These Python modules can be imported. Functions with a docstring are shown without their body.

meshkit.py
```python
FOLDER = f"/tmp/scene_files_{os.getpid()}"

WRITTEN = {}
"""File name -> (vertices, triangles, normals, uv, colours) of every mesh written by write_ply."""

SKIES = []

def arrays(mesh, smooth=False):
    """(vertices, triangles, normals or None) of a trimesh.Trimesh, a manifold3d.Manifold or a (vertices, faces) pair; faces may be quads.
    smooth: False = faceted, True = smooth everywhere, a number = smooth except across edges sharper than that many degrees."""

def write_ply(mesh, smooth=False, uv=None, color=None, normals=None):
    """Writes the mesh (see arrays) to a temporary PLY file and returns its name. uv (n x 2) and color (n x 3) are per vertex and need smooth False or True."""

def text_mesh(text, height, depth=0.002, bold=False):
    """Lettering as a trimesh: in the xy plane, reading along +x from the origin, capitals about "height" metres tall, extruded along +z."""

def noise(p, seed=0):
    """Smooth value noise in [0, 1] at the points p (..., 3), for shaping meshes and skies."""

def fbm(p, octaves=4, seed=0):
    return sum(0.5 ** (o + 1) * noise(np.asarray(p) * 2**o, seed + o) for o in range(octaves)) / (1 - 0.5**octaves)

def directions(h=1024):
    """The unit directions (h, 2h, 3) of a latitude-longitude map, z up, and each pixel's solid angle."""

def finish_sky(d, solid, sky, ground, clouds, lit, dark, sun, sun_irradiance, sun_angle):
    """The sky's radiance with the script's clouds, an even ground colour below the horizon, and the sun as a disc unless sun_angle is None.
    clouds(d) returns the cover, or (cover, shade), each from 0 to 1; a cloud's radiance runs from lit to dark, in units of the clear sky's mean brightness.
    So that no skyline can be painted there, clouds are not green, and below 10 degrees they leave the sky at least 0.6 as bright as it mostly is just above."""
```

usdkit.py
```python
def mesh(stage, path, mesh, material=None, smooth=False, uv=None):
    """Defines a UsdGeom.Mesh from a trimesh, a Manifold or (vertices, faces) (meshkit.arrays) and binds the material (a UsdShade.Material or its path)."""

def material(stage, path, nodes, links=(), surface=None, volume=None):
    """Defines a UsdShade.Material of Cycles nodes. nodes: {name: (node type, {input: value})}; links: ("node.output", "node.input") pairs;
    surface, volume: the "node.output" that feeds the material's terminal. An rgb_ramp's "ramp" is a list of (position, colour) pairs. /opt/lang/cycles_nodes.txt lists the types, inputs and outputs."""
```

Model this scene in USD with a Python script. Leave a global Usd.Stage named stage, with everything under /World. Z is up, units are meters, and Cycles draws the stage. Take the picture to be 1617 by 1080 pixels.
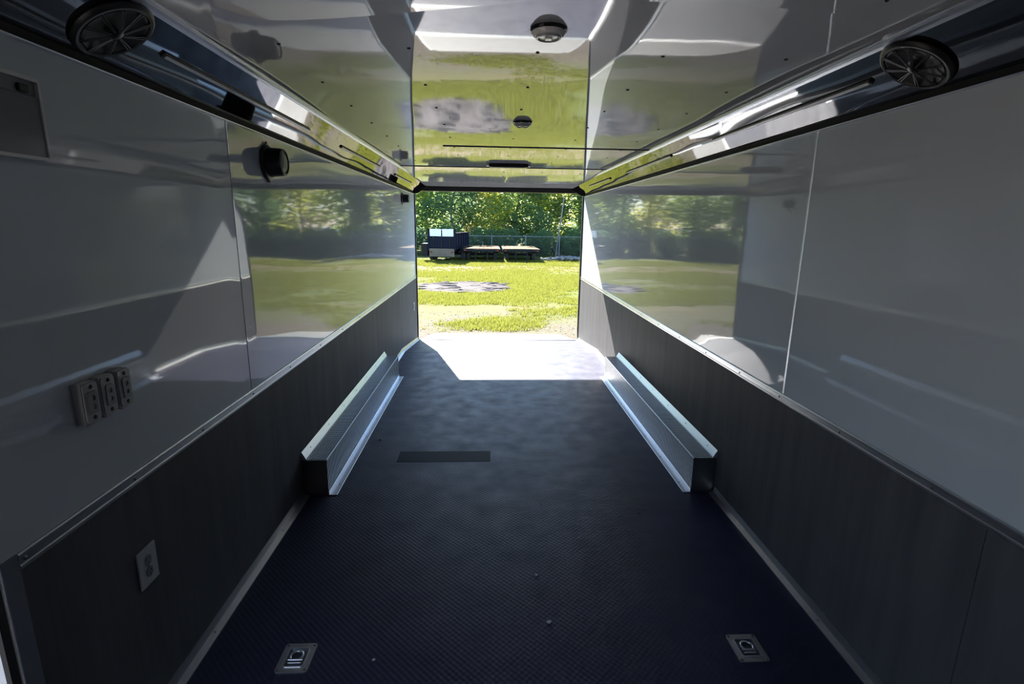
import math
import numpy as np, trimesh, usdkit, meshkit
from shapely.geometry import Point, Polygon, box as sbox
from pxr import Usd, UsdGeom, UsdLux, UsdShade, Gf, Sdf, Vt

stage = Usd.Stage.CreateInMemory()
UsdGeom.Xform.Define(stage, '/World')
UsdGeom.Scope.Define(stage, '/World/Looks')

# ------------------------------------------------------------------ camera, sky, sun, exposure
F_PX, PITCH, YAW, ROLL, CAM = 826.7, 0.2218, 0.0452, 0.0143, (-0.1439, 0.0, 1.5621)
cam = UsdGeom.Camera.Define(stage, '/World/camera')
cam.CreateHorizontalApertureAttr(36.0)
cam.CreateVerticalApertureAttr(36.0 * 1080 / 1617)
cam.CreateFocalLengthAttr(F_PX / 1617 * 36.0)
cam.CreateClippingRangeAttr((0.05, 2000.0))
cam.CreateExposureAttr(0.0)
_fw = np.array([math.sin(YAW) * math.cos(PITCH), math.cos(YAW) * math.cos(PITCH), -math.sin(PITCH)])
_r0 = np.array([math.cos(YAW), -math.sin(YAW), 0.0])
_u0 = np.cross(_r0, _fw)
_r = _r0 * math.cos(ROLL) + _u0 * math.sin(ROLL)
_u = _u0 * math.cos(ROLL) - _r0 * math.sin(ROLL)
cam.AddTransformOp().Set(Gf.Matrix4d(*_r, 0, *_u, 0, *(-_fw), 0, *CAM, 1))

SUN_TRAVEL = np.array([0.77, -2.67, -2.0])
SUN_TRAVEL /= np.linalg.norm(SUN_TRAVEL)
SUN_ELEV = math.asin(-SUN_TRAVEL[2])
SUN_STRENGTH, SKY_STRENGTH = 7.2, 0.18
sky_mat = usdkit.material(stage, '/World/Looks/sky', {
    's': ('sky_texture', {'sky_type': 'multiple_scattering', 'sun_disc': False, 'sun_elevation': SUN_ELEV, 'sun_rotation': -0.28}),
    'b': ('background_shader', {'strength': SKY_STRENGTH})}, [('s.color', 'b.color')], surface='b.background')
dome = UsdLux.DomeLight.Define(stage, '/World/sky_dome')
dome.CreateIntensityAttr(1.0)
UsdShade.MaterialBindingAPI.Apply(dome.GetPrim()).Bind(sky_mat)
sun = UsdLux.DistantLight.Define(stage, '/World/sun')
sun.CreateIntensityAttr(SUN_STRENGTH)
sun.CreateAngleAttr(0.6)
sun.CreateNormalizeAttr(True)
sun.CreateColorAttr(Gf.Vec3f(1.0, 0.95, 0.86))
_z = -SUN_TRAVEL
_x = np.cross([0, 0, 1.0], _z); _x /= np.linalg.norm(_x)
_y = np.cross(_z, _x)
sun.AddTransformOp().Set(Gf.Matrix4d(*_x, 0, *_y, 0, *_z, 0, 0, 0, 30, 1))

# ------------------------------------------------------------------ helpers
used = set()


def numbered(parent, name):
    path, k = f'{parent}/{name}', 0
    while path in used:
        k += 1
        path = f'{parent}/{name}_{k:03d}'
    used.add(path)
    return path


def path_of(p):
    return '/World' if p is None else str(p.GetPath())


def tag(o, label=None, cat=None, group=None, kind=None):
    for k, v in (('label', label), ('category', cat), ('group', group), ('kind', kind)):
        if v:
            o.SetCustomDataByKey(k, v)
    return o


def empty(name, loc=(0, 0, 0), rotz=0.0, parent=None):
    x = UsdGeom.Xform.Define(stage, numbered(path_of(parent), name))
    x.AddTranslateOp().Set(Gf.Vec3d(*map(float, loc)))
    if rotz:
        x.AddRotateZOp().Set(float(rotz))
    return x.GetPrim()


def thing(name, label, cat, loc=(0, 0, 0), rotz=0.0, group=None, kind=None):
    return tag(empty(name, loc, rotz), label, cat, group, kind)


def join(*ms):
    out = []
    for m in ms:
        out += list(m) if isinstance(m, (list, tuple)) else [m]
    return trimesh.util.concatenate(out)


def obj(name, m, mat, parent=None, smooth=False, label=None, kind=None):
    if isinstance(m, list):
        m = join(*m)
    p = usdkit.mesh(stage, numbered(path_of(parent), name), m, mat, smooth=smooth).GetPrim()
    return tag(p, label, kind=kind)


def copy_of(root, name, loc, rotz=0.0, label=None, group=None):
    was = root.GetCustomData()
    p = thing(name, label or was['label'], was['category'], loc, rotz, group or was.get('group'))
    p.GetReferences().AddInternalReference(root.GetPath())
    p.SetInstanceable(True)
    return p


def bx(x0, x1, y0, y1, z0, z1):
    m = trimesh.creation.box((abs(x1 - x0), abs(y1 - y0), abs(z1 - z0)))
    m.apply_translation(((x0 + x1) / 2, (y0 + y1) / 2, (z0 + z1) / 2))
    return m


def rbox(x0, x1, y0, y1, z0, z1, r):
    """Box with its edges chamfered by r."""
    v = []
    lo, hi = np.array([x0, y0, z0], float), np.array([x1, y1, z1], float)
    for c in np.ndindex(2, 2, 2):
        p = np.where(np.array(c) == 1, hi, lo)
        s = np.where(np.array(c) == 1, -1, 1) * r
        for k in range(3):
            q = p + s
            q[k] = p[k]
            v.append(q)
    return trimesh.convex.convex_hull(np.array(v))


def cyl(p, q, r, n=16, r2=None):
    p, q = np.asarray(p, float), np.asarray(q, float)
    d = q - p
    L = np.linalg.norm(d); d /= L
    a = np.cross(d, [0, 0, 1.0] if abs(d[2]) < .9 else [1.0, 0, 0]); a /= np.linalg.norm(a)
    b = np.cross(d, a)
    t = np.arange(n) * 2 * np.pi / n
    ring = np.cos(t)[:, None] * a + np.sin(t)[:, None] * b
    r2 = r if r2 is None else r2
    v = np.vstack([p + ring * r, q + ring * r2, [p], [q]])
    f = []
    for i in range(n):
        j = (i + 1) % n
        f += [[i, n + j, j], [i, n + i, n + j], [2 * n, i, j], [2 * n + 1, n + j, n + i]]
    m = trimesh.Trimesh(v, f, process=False)
    m.fix_normals()
    return m


def lathe(profile, n=40, axis='z', at=(0, 0, 0)):
    """profile: (radius, height) pairs."""
    m = trimesh.creation.revolve(np.array(profile, float), sections=n)
    if axis == 'x':
        m.apply_transform(trimesh.transformations.rotation_matrix(math.pi / 2, [0, 1, 0]))
    m.apply_translation(at)
    return m


def prism_y(poly, y0, y1):
    """(x, z) polygon swept along y."""
    m = trimesh.creation.extrude_polygon(Polygon(poly), y1 - y0, engine='earcut')
    v = m.vertices.copy()
    m.vertices = np.stack([v[:, 0], y0 + v[:, 2], v[:, 1]], 1)
    m.fix_normals()
    return m


def prism_x(poly, x0, x1):
    """(y, z) polygon (or shapely shape) swept along x."""
    m = trimesh.creation.extrude_polygon(poly if hasattr(poly, 'area') else Polygon(poly), x1 - x0, engine='earcut')
    v = m.vertices.copy()
    m.vertices = np.stack([x0 + v[:, 2], v[:, 0], v[:, 1]], 1)
    m.fix_normals()
    return m


def sweep(section, path):
    """section: (n, 2) as (x, z) offsets; path: (m, 3) points running along y; closed tube with caps."""
    section, path = np.asarray(section, float), np.asarray(path, float)
    n, m = len(section), len(path)
    v = np.concatenate([p + np.stack([section[:, 0], 0 * section[:, 0], section[:, 1]], 1) for p in path])
    f = []
    for k in range(m - 1):
        for i in range(n):
            j = (i + 1) % n
            a, b, c, d = k * n + i, k * n + j, (k + 1) * n + j, (k + 1) * n + i
            f += [[a, b, c], [a, c, d]]
    v = np.vstack([v, path[:1], path[-1:]])
    v[-2] = v[:n].mean(0); v[-1] = v[(m - 1) * n:m * n].mean(0)
    for i in range(n):
        j = (i + 1) % n
        f += [[n * m, j, i], [n * m + 1, (m - 1) * n + i, (m - 1) * n + j]]
    t = trimesh.Trimesh(v, f, process=False)
    t.fix_normals()
    return t


def tube(path, r, n=8, closed=False):
    path = np.asarray(path, float)
    t = np.gradient(path, axis=0)
    if closed:
        t = np.roll(path, -1, 0) - np.roll(path, 1, 0)
    t /= np.linalg.norm(t, axis=1, keepdims=True)
    ref = np.array([0, 0, 1.0]) if np.abs(t[:, 2]).max() < .9 else np.array([0.3, 0.9, 0.1])
    a = np.cross(t, ref); a /= np.linalg.norm(a, axis=1, keepdims=True)
    b = np.cross(t, a)
    th = np.arange(n) * 2 * np.pi / n
    rr = np.broadcast_to(np.asarray(r, float), (len(path),))
    v = (path[:, None] + rr[:, None, None] * (np.cos(th)[None, :, None] * a[:, None] + np.sin(th)[None, :, None] * b[:, None])).reshape(-1, 3)
    f, m = [], len(path)
    for k in range(m if closed else m - 1):
        for i in range(n):
            j, k2 = (i + 1) % n, (k + 1) % m
            f += [[k * n + i, k * n + j, k2 * n + j], [k * n + i, k2 * n + j, k2 * n + i]]
    return trimesh.Trimesh(v, f, process=False)


# ------------------------------------------------------------------ materials
def M(name, nodes, links=(), surface='p.BSDF'):
    return usdkit.material(stage, '/World/Looks/' + name, nodes, links, surface=surface)


def plain(name, color, rough=.5, metallic=0.0, **kw):
    return M(name, {'p': ('principled_bsdf', {'base_color': color, 'roughness': rough, 'metallic': metallic, **kw})})


def speckled(name, c1, c2, scale, rough, metallic=0.0, bump=0.0, bscale=None, stretch=(1, 1, 1), **kw):
    """Two colours mixed by world-space noise, with an optional fine relief."""
    nodes = {'g': ('geometry', {}), 'm': ('mapping', {'scale': stretch}), 'n': ('noise_texture', {'scale': scale, 'detail': 5.0, 'roughness': .6}),
             'r': ('rgb_ramp', {'ramp': [(.3, c1), (.7, c2)]}), 'p': ('principled_bsdf', {'roughness': rough, 'metallic': metallic, **kw})}
    links = [('g.position', 'm.vector'), ('m.vector', 'n.vector'), ('n.fac', 'r.fac'), ('r.color', 'p.base_color')]
    if bump:
        nodes['n2'] = ('noise_texture', {'scale': bscale or scale * 4, 'detail': 4.0})
        nodes['b'] = ('bump', {'strength': 1.0, 'distance': bump})
        links += [('m.vector', 'n2.vector'), ('n2.fac', 'b.height'), ('b.normal', 'p.normal')]
    return M(name, nodes, links)


wall_white = plain('glossy_white_panel', (.64, .68, .72), .035, ior=1.5, specular_ior_level=.6)
ceil_white = plain('glossy_ceiling_panel', (.52, .54, .57), .03, ior=1.6, specular_ior_level=.85)
kick_mat = speckled('charcoal_kick_panel', (.082, .082, .092), (.122, .120, .128), 5.0, .62, bump=.0010, bscale=24, stretch=(1, 2.0, .22), specular_ior_level=.14)
alu = speckled('brushed_aluminium', (.55, .56, .58), (.68, .69, .70), 14.0, .34, 1.0, stretch=(1, .15, 1))
alu_bright = plain('bright_aluminium', (.74, .77, .84), .34, 1.0)
dark_metal = plain('dark_bronze_trim', (.03, .028, .028), .35, .6)
black_gap = plain('black_gasket', (.008, .008, .008), .7)
cove_mat = plain('black_mirror_acrylic', (.006, .006, .010), .03, ior=1.9, specular_ior_level=.8)
black_plastic = plain('black_plastic', (.012, .012, .013), .4)
black_cone = plain('black_speaker_cone', (.02, .02, .022), .55)
gloss_black = plain('gloss_black_plastic', (.012, .012, .014), .12)
white_plastic = plain('white_plastic', (.50, .51, .52), .35)
off_white = plain('greyed_white_plastic', (.38, .385, .39), .4)
grey_plastic = plain('grey_plastic', (.22, .225, .23), .35)
lens_white = plain('frosted_led_strip', (.75, .75, .75), .25)
clear_lens = plain('milky_lens', (.80, .80, .78), .12)
silver = plain('silvered_reflector', (.85, .85, .84), .22, 1.0)
lamp_ring = plain('lamp_ring_grey', (.42, .42, .41), .25)
screw_mat = plain('black_screw', (.02, .02, .02), .4)
steel_screw = plain('steel_screw', (.25, .25, .25), .4, 1.0)

# rubber coin floor
S = 2 * math.pi / .026
floor_mat = M('ribbed_rubber_floor', {
    'g': ('geometry', {}), 'x': ('separate_xyz', {}),
    'mx': ('math', {'math_type': 'multiply', 'value2': S}), 'my': ('math', {'math_type': 'multiply', 'value2': S}),
    'sx': ('math', {'math_type': 'sine'}), 'sy': ('math', {'math_type': 'sine'}), 'h': ('math', {'math_type': 'multiply'}),
    'b': ('bump', {'strength': .35, 'distance': .0012}),
    'n': ('noise_texture', {'scale': 2.2, 'detail': 6.0, 'roughness': .65}),
    'r': ('rgb_ramp', {'ramp': [(.3, (.020, .021, .050)), (.52, (.028, .030, .072)), (.7, (.038, .041, .086))]}),
    'n2': ('noise_texture', {'scale': 7.0, 'detail': 4.0}),
    'rr': ('map_range', {'from_min': .3, 'from_max': .7, 'to_min': .40, 'to_max': .54}),
    'p': ('principled_bsdf', {'specular_ior_level': .46, 'specular_tint': (.86, .90, 1.0)})},
    [('g.position', 'x.vector'), ('x.x', 'mx.value1'), ('x.y', 'my.value1'), ('mx.value', 'sx.value1'), ('my.value', 'sy.value1'),
     ('sx.value', 'h.value1'), ('sy.value', 'h.value2'), ('h.value', 'b.height'), ('b.normal', 'p.normal'),
     ('g.position', 'n.vector'), ('n.fac', 'r.fac'), ('r.color', 'p.base_color'), ('g.position', 'n2.vector'), ('n2.fac', 'rr.value'), ('rr.result', 'p.roughness')])
floor_dark = plain('dark_rubber_strip', (.014, .015, .024), .6, specular_ior_level=.22)
# diamond tread plate (relief only)
T = 2 * math.pi / .030
tread_mat = M('diamond_tread_plate', {
    'g': ('geometry', {}), 'x': ('separate_xyz', {}),
    'a': ('math', {'math_type': 'add'}), 'z2': ('math', {'math_type': 'add'}),
    'm1': ('math', {'math_type': 'multiply', 'value2': T}), 'm2': ('math', {'math_type': 'multiply', 'value2': T}),
    's1': ('math', {'math_type': 'sine'}), 's2': ('math', {'math_type': 'sine'}), 'h': ('math', {'math_type': 'multiply'}),
    'c': ('math', {'math_type': 'absolute'}), 'k': ('math', {'math_type': 'power', 'value2': 2.0}),
    'b': ('bump', {'strength': 1.0, 'distance': .009}),
    'p': ('principled_bsdf', {'base_color': (.17, .18, .205), 'metallic': 1.0, 'roughness': .30})},
    [('g.position', 'x.vector'), ('x.x', 'z2.value1'), ('x.z', 'z2.value2'), ('x.y', 'm1.value1'), ('z2.value', 'm2.value1'),
     ('m1.value', 's1.value1'), ('m2.value', 's2.value1'), ('s1.value', 'h.value1'), ('s2.value', 'h.value2'),
     ('h.value', 'c.value1'), ('c.value', 'k.value1'), ('k.value', 'b.height'), ('b.normal', 'p.normal')])
ramp_mat = speckled('worn_ramp_tread', (.21, .21, .21), (.29, .285, .28), 6.0, .5, bump=.002, bscale=60)
shell_mat = plain('outer_white_skin', (.6, .6, .6), .4)


# ground: gravel near the trailer, patchy grass beyond, straw-coloured bands
ground_mat = M('field_ground', {
    'g': ('geometry', {}), 'x': ('separate_xyz', {}),
    'n0': ('noise_texture', {'scale': .9, 'detail': 5.0, 'roughness': .62}),
    'ny': ('math', {'math_type': 'multiply_add', 'value2': 6.0, 'value3': -3.0}),
    'dy': ('math', {'math_type': 'add'}),
    'near': ('map_range', {'from_min': 9.8, 'from_max': 13.4, 'clamp': True}),
    'sc': ('mapping', {'scale': (.35, 1.0, 1.0)}),
    'n1': ('noise_texture', {'scale': .42, 'detail': 6.0, 'roughness': .68}),
    'g1': ('rgb_ramp', {'ramp': [(.27, (.20, .155, .095)), (.37, (.155, .155, .050)), (.55, (.120, .150, .032)), (.70, (.165, .165, .040))]}),
    'n2': ('noise_texture', {'scale': 16.0, 'detail': 5.0, 'roughness': .7}),
    'g2': ('rgb_ramp', {'ramp': [(.25, (.085, .066, .05)), (.5, (.155, .128, .105)), (.75, (.25, .215, .19))]}),
    'mx': ('mix', {'mix_type': 'mix'}),
    'sy': ('math', {'math_type': 'subtract', 'value2': 25.2}), 'sa': ('math', {'math_type': 'absolute'}), 'sw': ('math', {'math_type': 'multiply_add', 'value2': 5.0, 'value3': -2.5}), 'sd': ('math', {'math_type': 'add'}),
    'strip': ('map_range', {'from_min': 1.0, 'from_max': 2.2, 'to_min': .85, 'to_max': 0.0, 'clamp': True}),
    'dry': ('mix', {'mix_type': 'mix', 'color2': (.235, .175, .125)}),
    'n3': ('noise_texture', {'scale': 30.0, 'detail': 4.0}),
    'fine': ('map_range', {'from_min': .25, 'from_max': .75, 'to_min': .72, 'to_max': 1.25}),
    'fm': ('mix', {'mix_type': 'multiply', 'fac': 1.0}),
    'b': ('bump', {'strength': 1.0, 'distance': .03}),
    'p': ('principled_bsdf', {'roughness': .95, 'specular_ior_level': .15})},
    [('g.position', 'x.vector'), ('g.position', 'n0.vector'), ('n0.fac', 'ny.value1'), ('x.y', 'dy.value1'), ('ny.value', 'dy.value2'),
     ('dy.value', 'near.value'), ('g.position', 'sc.vector'), ('sc.vector', 'n1.vector'), ('n1.fac', 'g1.fac'), ('g.position', 'n2.vector'), ('n2.fac', 'g2.fac'),
     ('x.y', 'sy.value1'), ('sy.value', 'sa.value1'), ('n1.fac', 'sw.value1'), ('sa.value', 'sd.value1'), ('sw.value', 'sd.value2'), ('sd.value', 'strip.value'),
     ('strip.result', 'dry.fac'), ('g1.color', 'dry.color1'), ('near.result', 'mx.fac'), ('g2.color', 'mx.color1'), ('dry.color', 'mx.color2'),
     ('g.position', 'n3.vector'), ('n3.fac', 'fine.value'), ('mx.color', 'fm.color1'), ('fine.result', 'fm.color2'), ('fm.color', 'p.base_color'),
     ('n3.fac', 'b.height'), ('b.normal', 'p.normal')])


def leaf(name, c1, c2, trans=.45):
    """Leaf colour varies from leaf to leaf; light passes through."""
    return M(name, {'g': ('geometry', {}), 'r': ('rgb_ramp', {'ramp': [(0.0, c1), (1.0, c2)]}),
                    'p': ('principled_bsdf', {'roughness': .5, 'specular_ior_level': .3}), 't': ('translucent_bsdf', {}), 'm': ('mix_closure', {'fac': trans})},
             [('g.random_per_island', 'r.fac'), ('r.color', 'p.base_color'), ('r.color', 't.color'), ('p.BSDF', 'm.closure1'), ('t.BSDF', 'm.closure2')], surface='m.closure')


leaf_mats = [leaf('leaves_fresh_green', (.34, .45, .14), (.72, .80, .36), .7), leaf('leaves_dark_green', (.18, .30, .14), (.48, .62, .30), .64),
             leaf('leaves_yellow_green', (.64, .66, .22), (.92, .90, .46), .7), leaf('leaves_dry_olive', (.44, .40, .27), (.75, .70, .56), .62)]
grass_mat = leaf('grass_blades', (.25, .265, .05), (.50, .42, .13), .5)
bark_mat = speckled('grey_bark', (.12, .10, .08), (.28, .25, .21), 8.0, .9, bump=.01, stretch=(1, 1, .3))
mud_mat = speckled('rutted_mud', (.030, .026, .028), (.145, .128, .135), 1.8, .9, bump=.05, bscale=4, specular_ior_level=.12)
stone_mat = speckled('pale_rubble', (.17, .16, .155), (.30, .285, .275), 5.0, .9, bump=.02)
fence_mat = plain('galvanised_fence', (.16, .18, .18), .55, .2)
deck_mat = speckled('weathered_deck_board', (.15, .095, .05), (.23, .15, .085), 3.0, .9, stretch=(1, .2, 1), specular_ior_level=.1)
black_paint = plain('black_trailer_paint', (.010, .010, .012), .55, specular_ior_level=.2)
navy_paint = plain('dark_navy_paint', (.006, .009, .022), .6, specular_ior_level=.12)
tan_panel = speckled('rusty_tan_steel', (.11, .085, .06), (.16, .125, .09), 3.0, .7)
tyre_mat = plain('tyre_rubber', (.02, .02, .02), .8)
rim_mat = plain('pale_wheel_rim', (.45, .46, .48), .35, .7)
white_sheet = plain('white_painted_sheet', (.8, .81, .83), .4)

# ------------------------------------------------------------------ the trailer shell (setting)
W, YF, YR, YB = 1.22, -1.7, 7.78, 6.35          # half width, front, rear, where the floor starts to drop
ZK0, ZK1 = .770, .812                           # kick trim
DROP = -.16
ZC = 2.10


def fz(y):
    return 0.0 if y <= YB else DROP * (y - YB) / (YR - YB)


rng = np.random.default_rng(5)


def wavy_panel(u0, u1, v0, v1, to_world, amp, freq, seed, step=.035, thick=.004):
    """A thin sheet with the slight waves of a stretched skin: a grid in (u, v), displaced along its normal, with a back and edges."""
    nu, nv = max(2, int((u1 - u0) / step)), max(2, int((v1 - v0) / step))
    U, V = np.meshgrid(np.linspace(u0, u1, nu), np.linspace(v0, v1, nv), indexing='ij')
    q = np.stack([U * freq[0], V * freq[1], 0 * U + seed * 7.3], -1)
    d = amp * (meshkit.noise(q, seed) - .5) * 2 + amp * .35 * (meshkit.noise(q * 2.3, seed + 9) - .5) * 2
    edge = np.minimum(np.minimum(U - u0, u1 - U), np.minimum(V - v0, v1 - V))
    d = d * np.clip(edge / .06, 0, 1)
    front = to_world(U, V, d).reshape(-1, 3)
    back = to_world(U, V, 0 * d - thick).reshape(-1, 3)
    i, j = np.meshgrid(np.arange(nu - 1), np.arange(nv - 1), indexing='ij')
    a, b, c, e = i * nv + j, (i + 1) * nv + j, (i + 1) * nv + j + 1, i * nv + j + 1
    f = np.concatenate([np.stack([a, b, c], -1).reshape(-1, 3), np.stack([a, c, e], -1).reshape(-1, 3)])
    n = nu * nv
    # two sheets: the displaced front and a plain back
    bq = [0, (nu - 1) * nv, nu * nv - 1, nv - 1]
    bv = back[bq]
    fb = np.array([[0, 2, 1], [0, 3, 2]]) + n
    m = trimesh.Trimesh(np.vstack([front, bv]), np.vstack([f, fb]), process=False)
    # make the front face the inside
    nf = np.cross(front[f[0, 1]] - front[f[0, 0]], front[f[0, 2]] - front[f[0, 0]])
    want = to_world(np.array([0.]), np.array([0.]), np.array([1.]))[0] - to_world(np.array([0.]), np.array([0.]), np.array([0.]))[0]
    if nf @ want < 0:
        m.faces = m.faces[:, ::-1]
    return m


def on_left(U, V, d):
    return np.stack([-W + d, U, V], -1)


def on_right(U, V, d):
    return np.stack([W - d, U, V], -1)


def sag(x, y):
    return -.0072 * np.cos(2 * np.pi * (y - 1.25 + .10 * np.sin(2.3 * x + .6)) / 1.8) * np.exp(-np.clip(y - 1.8, 0, None) / .75) * np.clip((y - 1.0) / .12, 0, 1) * np.clip((1.02 - np.abs(x)) / .25, 0, 1)


def on_ceiling(U, V, d):
    # the skin sags a little between the roof bows, and its last sheet drops towards the rear header
    return np.stack([V, U, ZC - d - sag(V, U) - np.clip(U - 5.385, 0, None) * .015], -1)


# floor
floor = tag(empty('floor'), 'black ribbed rubber trailer floor sloping down at the rear opening', kind='structure')
fl_section = [(YF, 0), (YB, 0), (YR + .06, DROP - .006), (YR + .06, DROP - .12), (YB, -.12), (YF, -.12)]
obj('rubber_sheet', prism_x(fl_section, -W - .1, W + .1), floor_mat, floor)
obj('dark_strip', rbox(-.757, -.13, 3.263, 3.428, 0, .0012, .0005), floor_dark, floor, label='darker rubbed strip across the floor')
obj('threshold_plate', sweep([(-1.19, 0), (1.19, 0), (1.19, .006), (-1.19, .006)], [(0, YR - .06, fz(YR - .06) + .001), (0, YR + .06, DROP - .004)]), alu, floor, label='aluminium threshold plate at the ramp hinge')

# side walls: structural skin plus glossy upper panels and charcoal kick panels
Y_DOOR = 1.058


def skin(side):
    a, b = (-W - .10, -W - .004) if side < 0 else (W + .004, W + .10)
    if side < 0:
        poly = sbox(YF, DROP - .02, YR, 2.16).difference(sbox(.12, -.3, Y_DOOR + .03, 1.90))
    else:
        poly = sbox(YF, DROP - .02, YR, 2.16)
    return prism_x(poly, a, b)


def kick_poly(y0, y1):
    pts = [(y0, fz(y0)), (y1, fz(y1)), (y1, ZK0 + .004), (y0, ZK0 + .004)]
    if y0 < YB < y1:
        pts.insert(1, (YB, 0))
    return Polygon(pts)


wall = {}
for side, nm, txt in ((-1, 'wall_left', 'left trailer wall with glossy white panels over charcoal kick panels'), (1, 'wall_right', 'right trailer wall with glossy white panels over charcoal kick panels')):
    w = wall[side] = tag(empty(nm), txt, kind='structure')
    obj('wall_skin', skin(side), shell_mat, w)
    f = on_left if side < 0 else on_right
    seams = [Y_DOOR, 2.325, YR] if side < 0 else [YF, 2.26, YR]
    for k in range(2):
        obj('upper_panel', wavy_panel(seams[k] + .0015, seams[k + 1] - .0015, ZK1 - .006, 1.959, f, .0021, (.62, 1.7), 3 + k + 10 * (side > 0)), wall_white, w, smooth=40)
        if k:
            y = seams[k]
            obj('seam_strip', rbox(*sorted((side * (W + .002), side * (W - .0016))), y - .006, y + .006, ZK1, 1.957, .001), alu_bright if side > 0 else wall_white, w)
    kj = [Y_DOOR + .045, 3.86, 6.30, YR] if side < 0 else [YF, 1.225, 3.86, 6.30, YR]
    for k in range(len(kj) - 1):
        obj('kick_panel', prism_x(kick_poly(kj[k] + .0015, kj[k + 1] - .0015), *sorted((side * (W + .004), side * (W - .003)))), kick_mat, w)
    # slim lip under the cove and the black gap above it
obj('upper_panel', wavy_panel(YF, .12, 0, 1.968, on_left, .003, (.85, 2.3), 51), wall_white, wall[-1], smooth=40)
obj('upper_panel', bx(-W - .003, -W + .001, .12, Y_DOOR, 1.90, 1.968), wall_white, wall[-1])

wf = tag(empty('wall_front'), 'front trailer wall behind the camera', kind='structure')
obj('wall_skin', bx(-W - .1, W + .1, YF - .1, YF - .004, -.12, 2.16), shell_mat, wf)
obj('upper_panel', bx(-W, W, YF - .004, YF, .02, 2.08), kick_mat, wf)

# side door opening at the left, next to the camera
d1 = tag(empty('door_1'), 'side door opening edge with black rubber gasket at the left foreground', kind='structure')
obj('door_jamb', rbox(-W - .012, -W + .006, Y_DOOR, Y_DOOR + .046, 0.0, ZK1, .002), plain('dark_jamb_paint', (.17, .18, .22), .5), d1)
obj('edge_strip', rbox(-W - .012, -W + .009, Y_DOOR - .004, Y_DOOR + .001, 0.0, 1.90, .001), alu_bright, d1, label='thin bright metal edge strip')
obj('gasket', bx(-W - .012, -W, Y_DOOR - .024, Y_DOOR - .004, -.02, 1.90), black_gap, d1)
obj('sill', bx(-W - .1, -W - .001, .12, Y_DOOR - .02, -.1, .002), alu, d1)

# ceiling
ceil = tag(empty('ceiling'), 'glossy white trailer ceiling dotted with black screws', kind='structure')
XC = 1.02
for k, (a, b) in enumerate(((YF, 1.0), (1.0, 5.385), (5.385, YR))):
    obj('ceiling_panel', wavy_panel(a + .001, b - .001, -XC - .02, XC + .02, on_ceiling, .0012, (1.3, 1.3), 21 + k), ceil_white, ceil, smooth=40)
obj('joint_strip', rbox(-XC, XC, 5.377, 5.393, ZC - .005, ZC + .002, .001), dark_metal, ceil)
obj('joint_strip', rbox(-.478, XC, 3.965, 3.977, ZC - .006, ZC + .002, .001), dark_metal, ceil)
screw = lathe([(0, 0), (.0062, 0), (.0062, -.002), (.0035, -.0042), (0, -.0045)], 10)
for x in (-.803, -.400, .007, .412, .818):
    for k in range(14):
        y = 1.385 + .441 * k
        s = screw.copy(); s.apply_translation((x, y, ZC + .0008 - float(sag(x, y)) - max(0, y - 5.385) * .015))
        obj('screw', s, screw_mat, ceil)
roof = tag(obj('roof', bx(-W - .1, W + .1, YF - .1, YR + .06, 2.16, 2.22), shell_mat), 'outer trailer roof over the ceiling', kind='structure')

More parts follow.
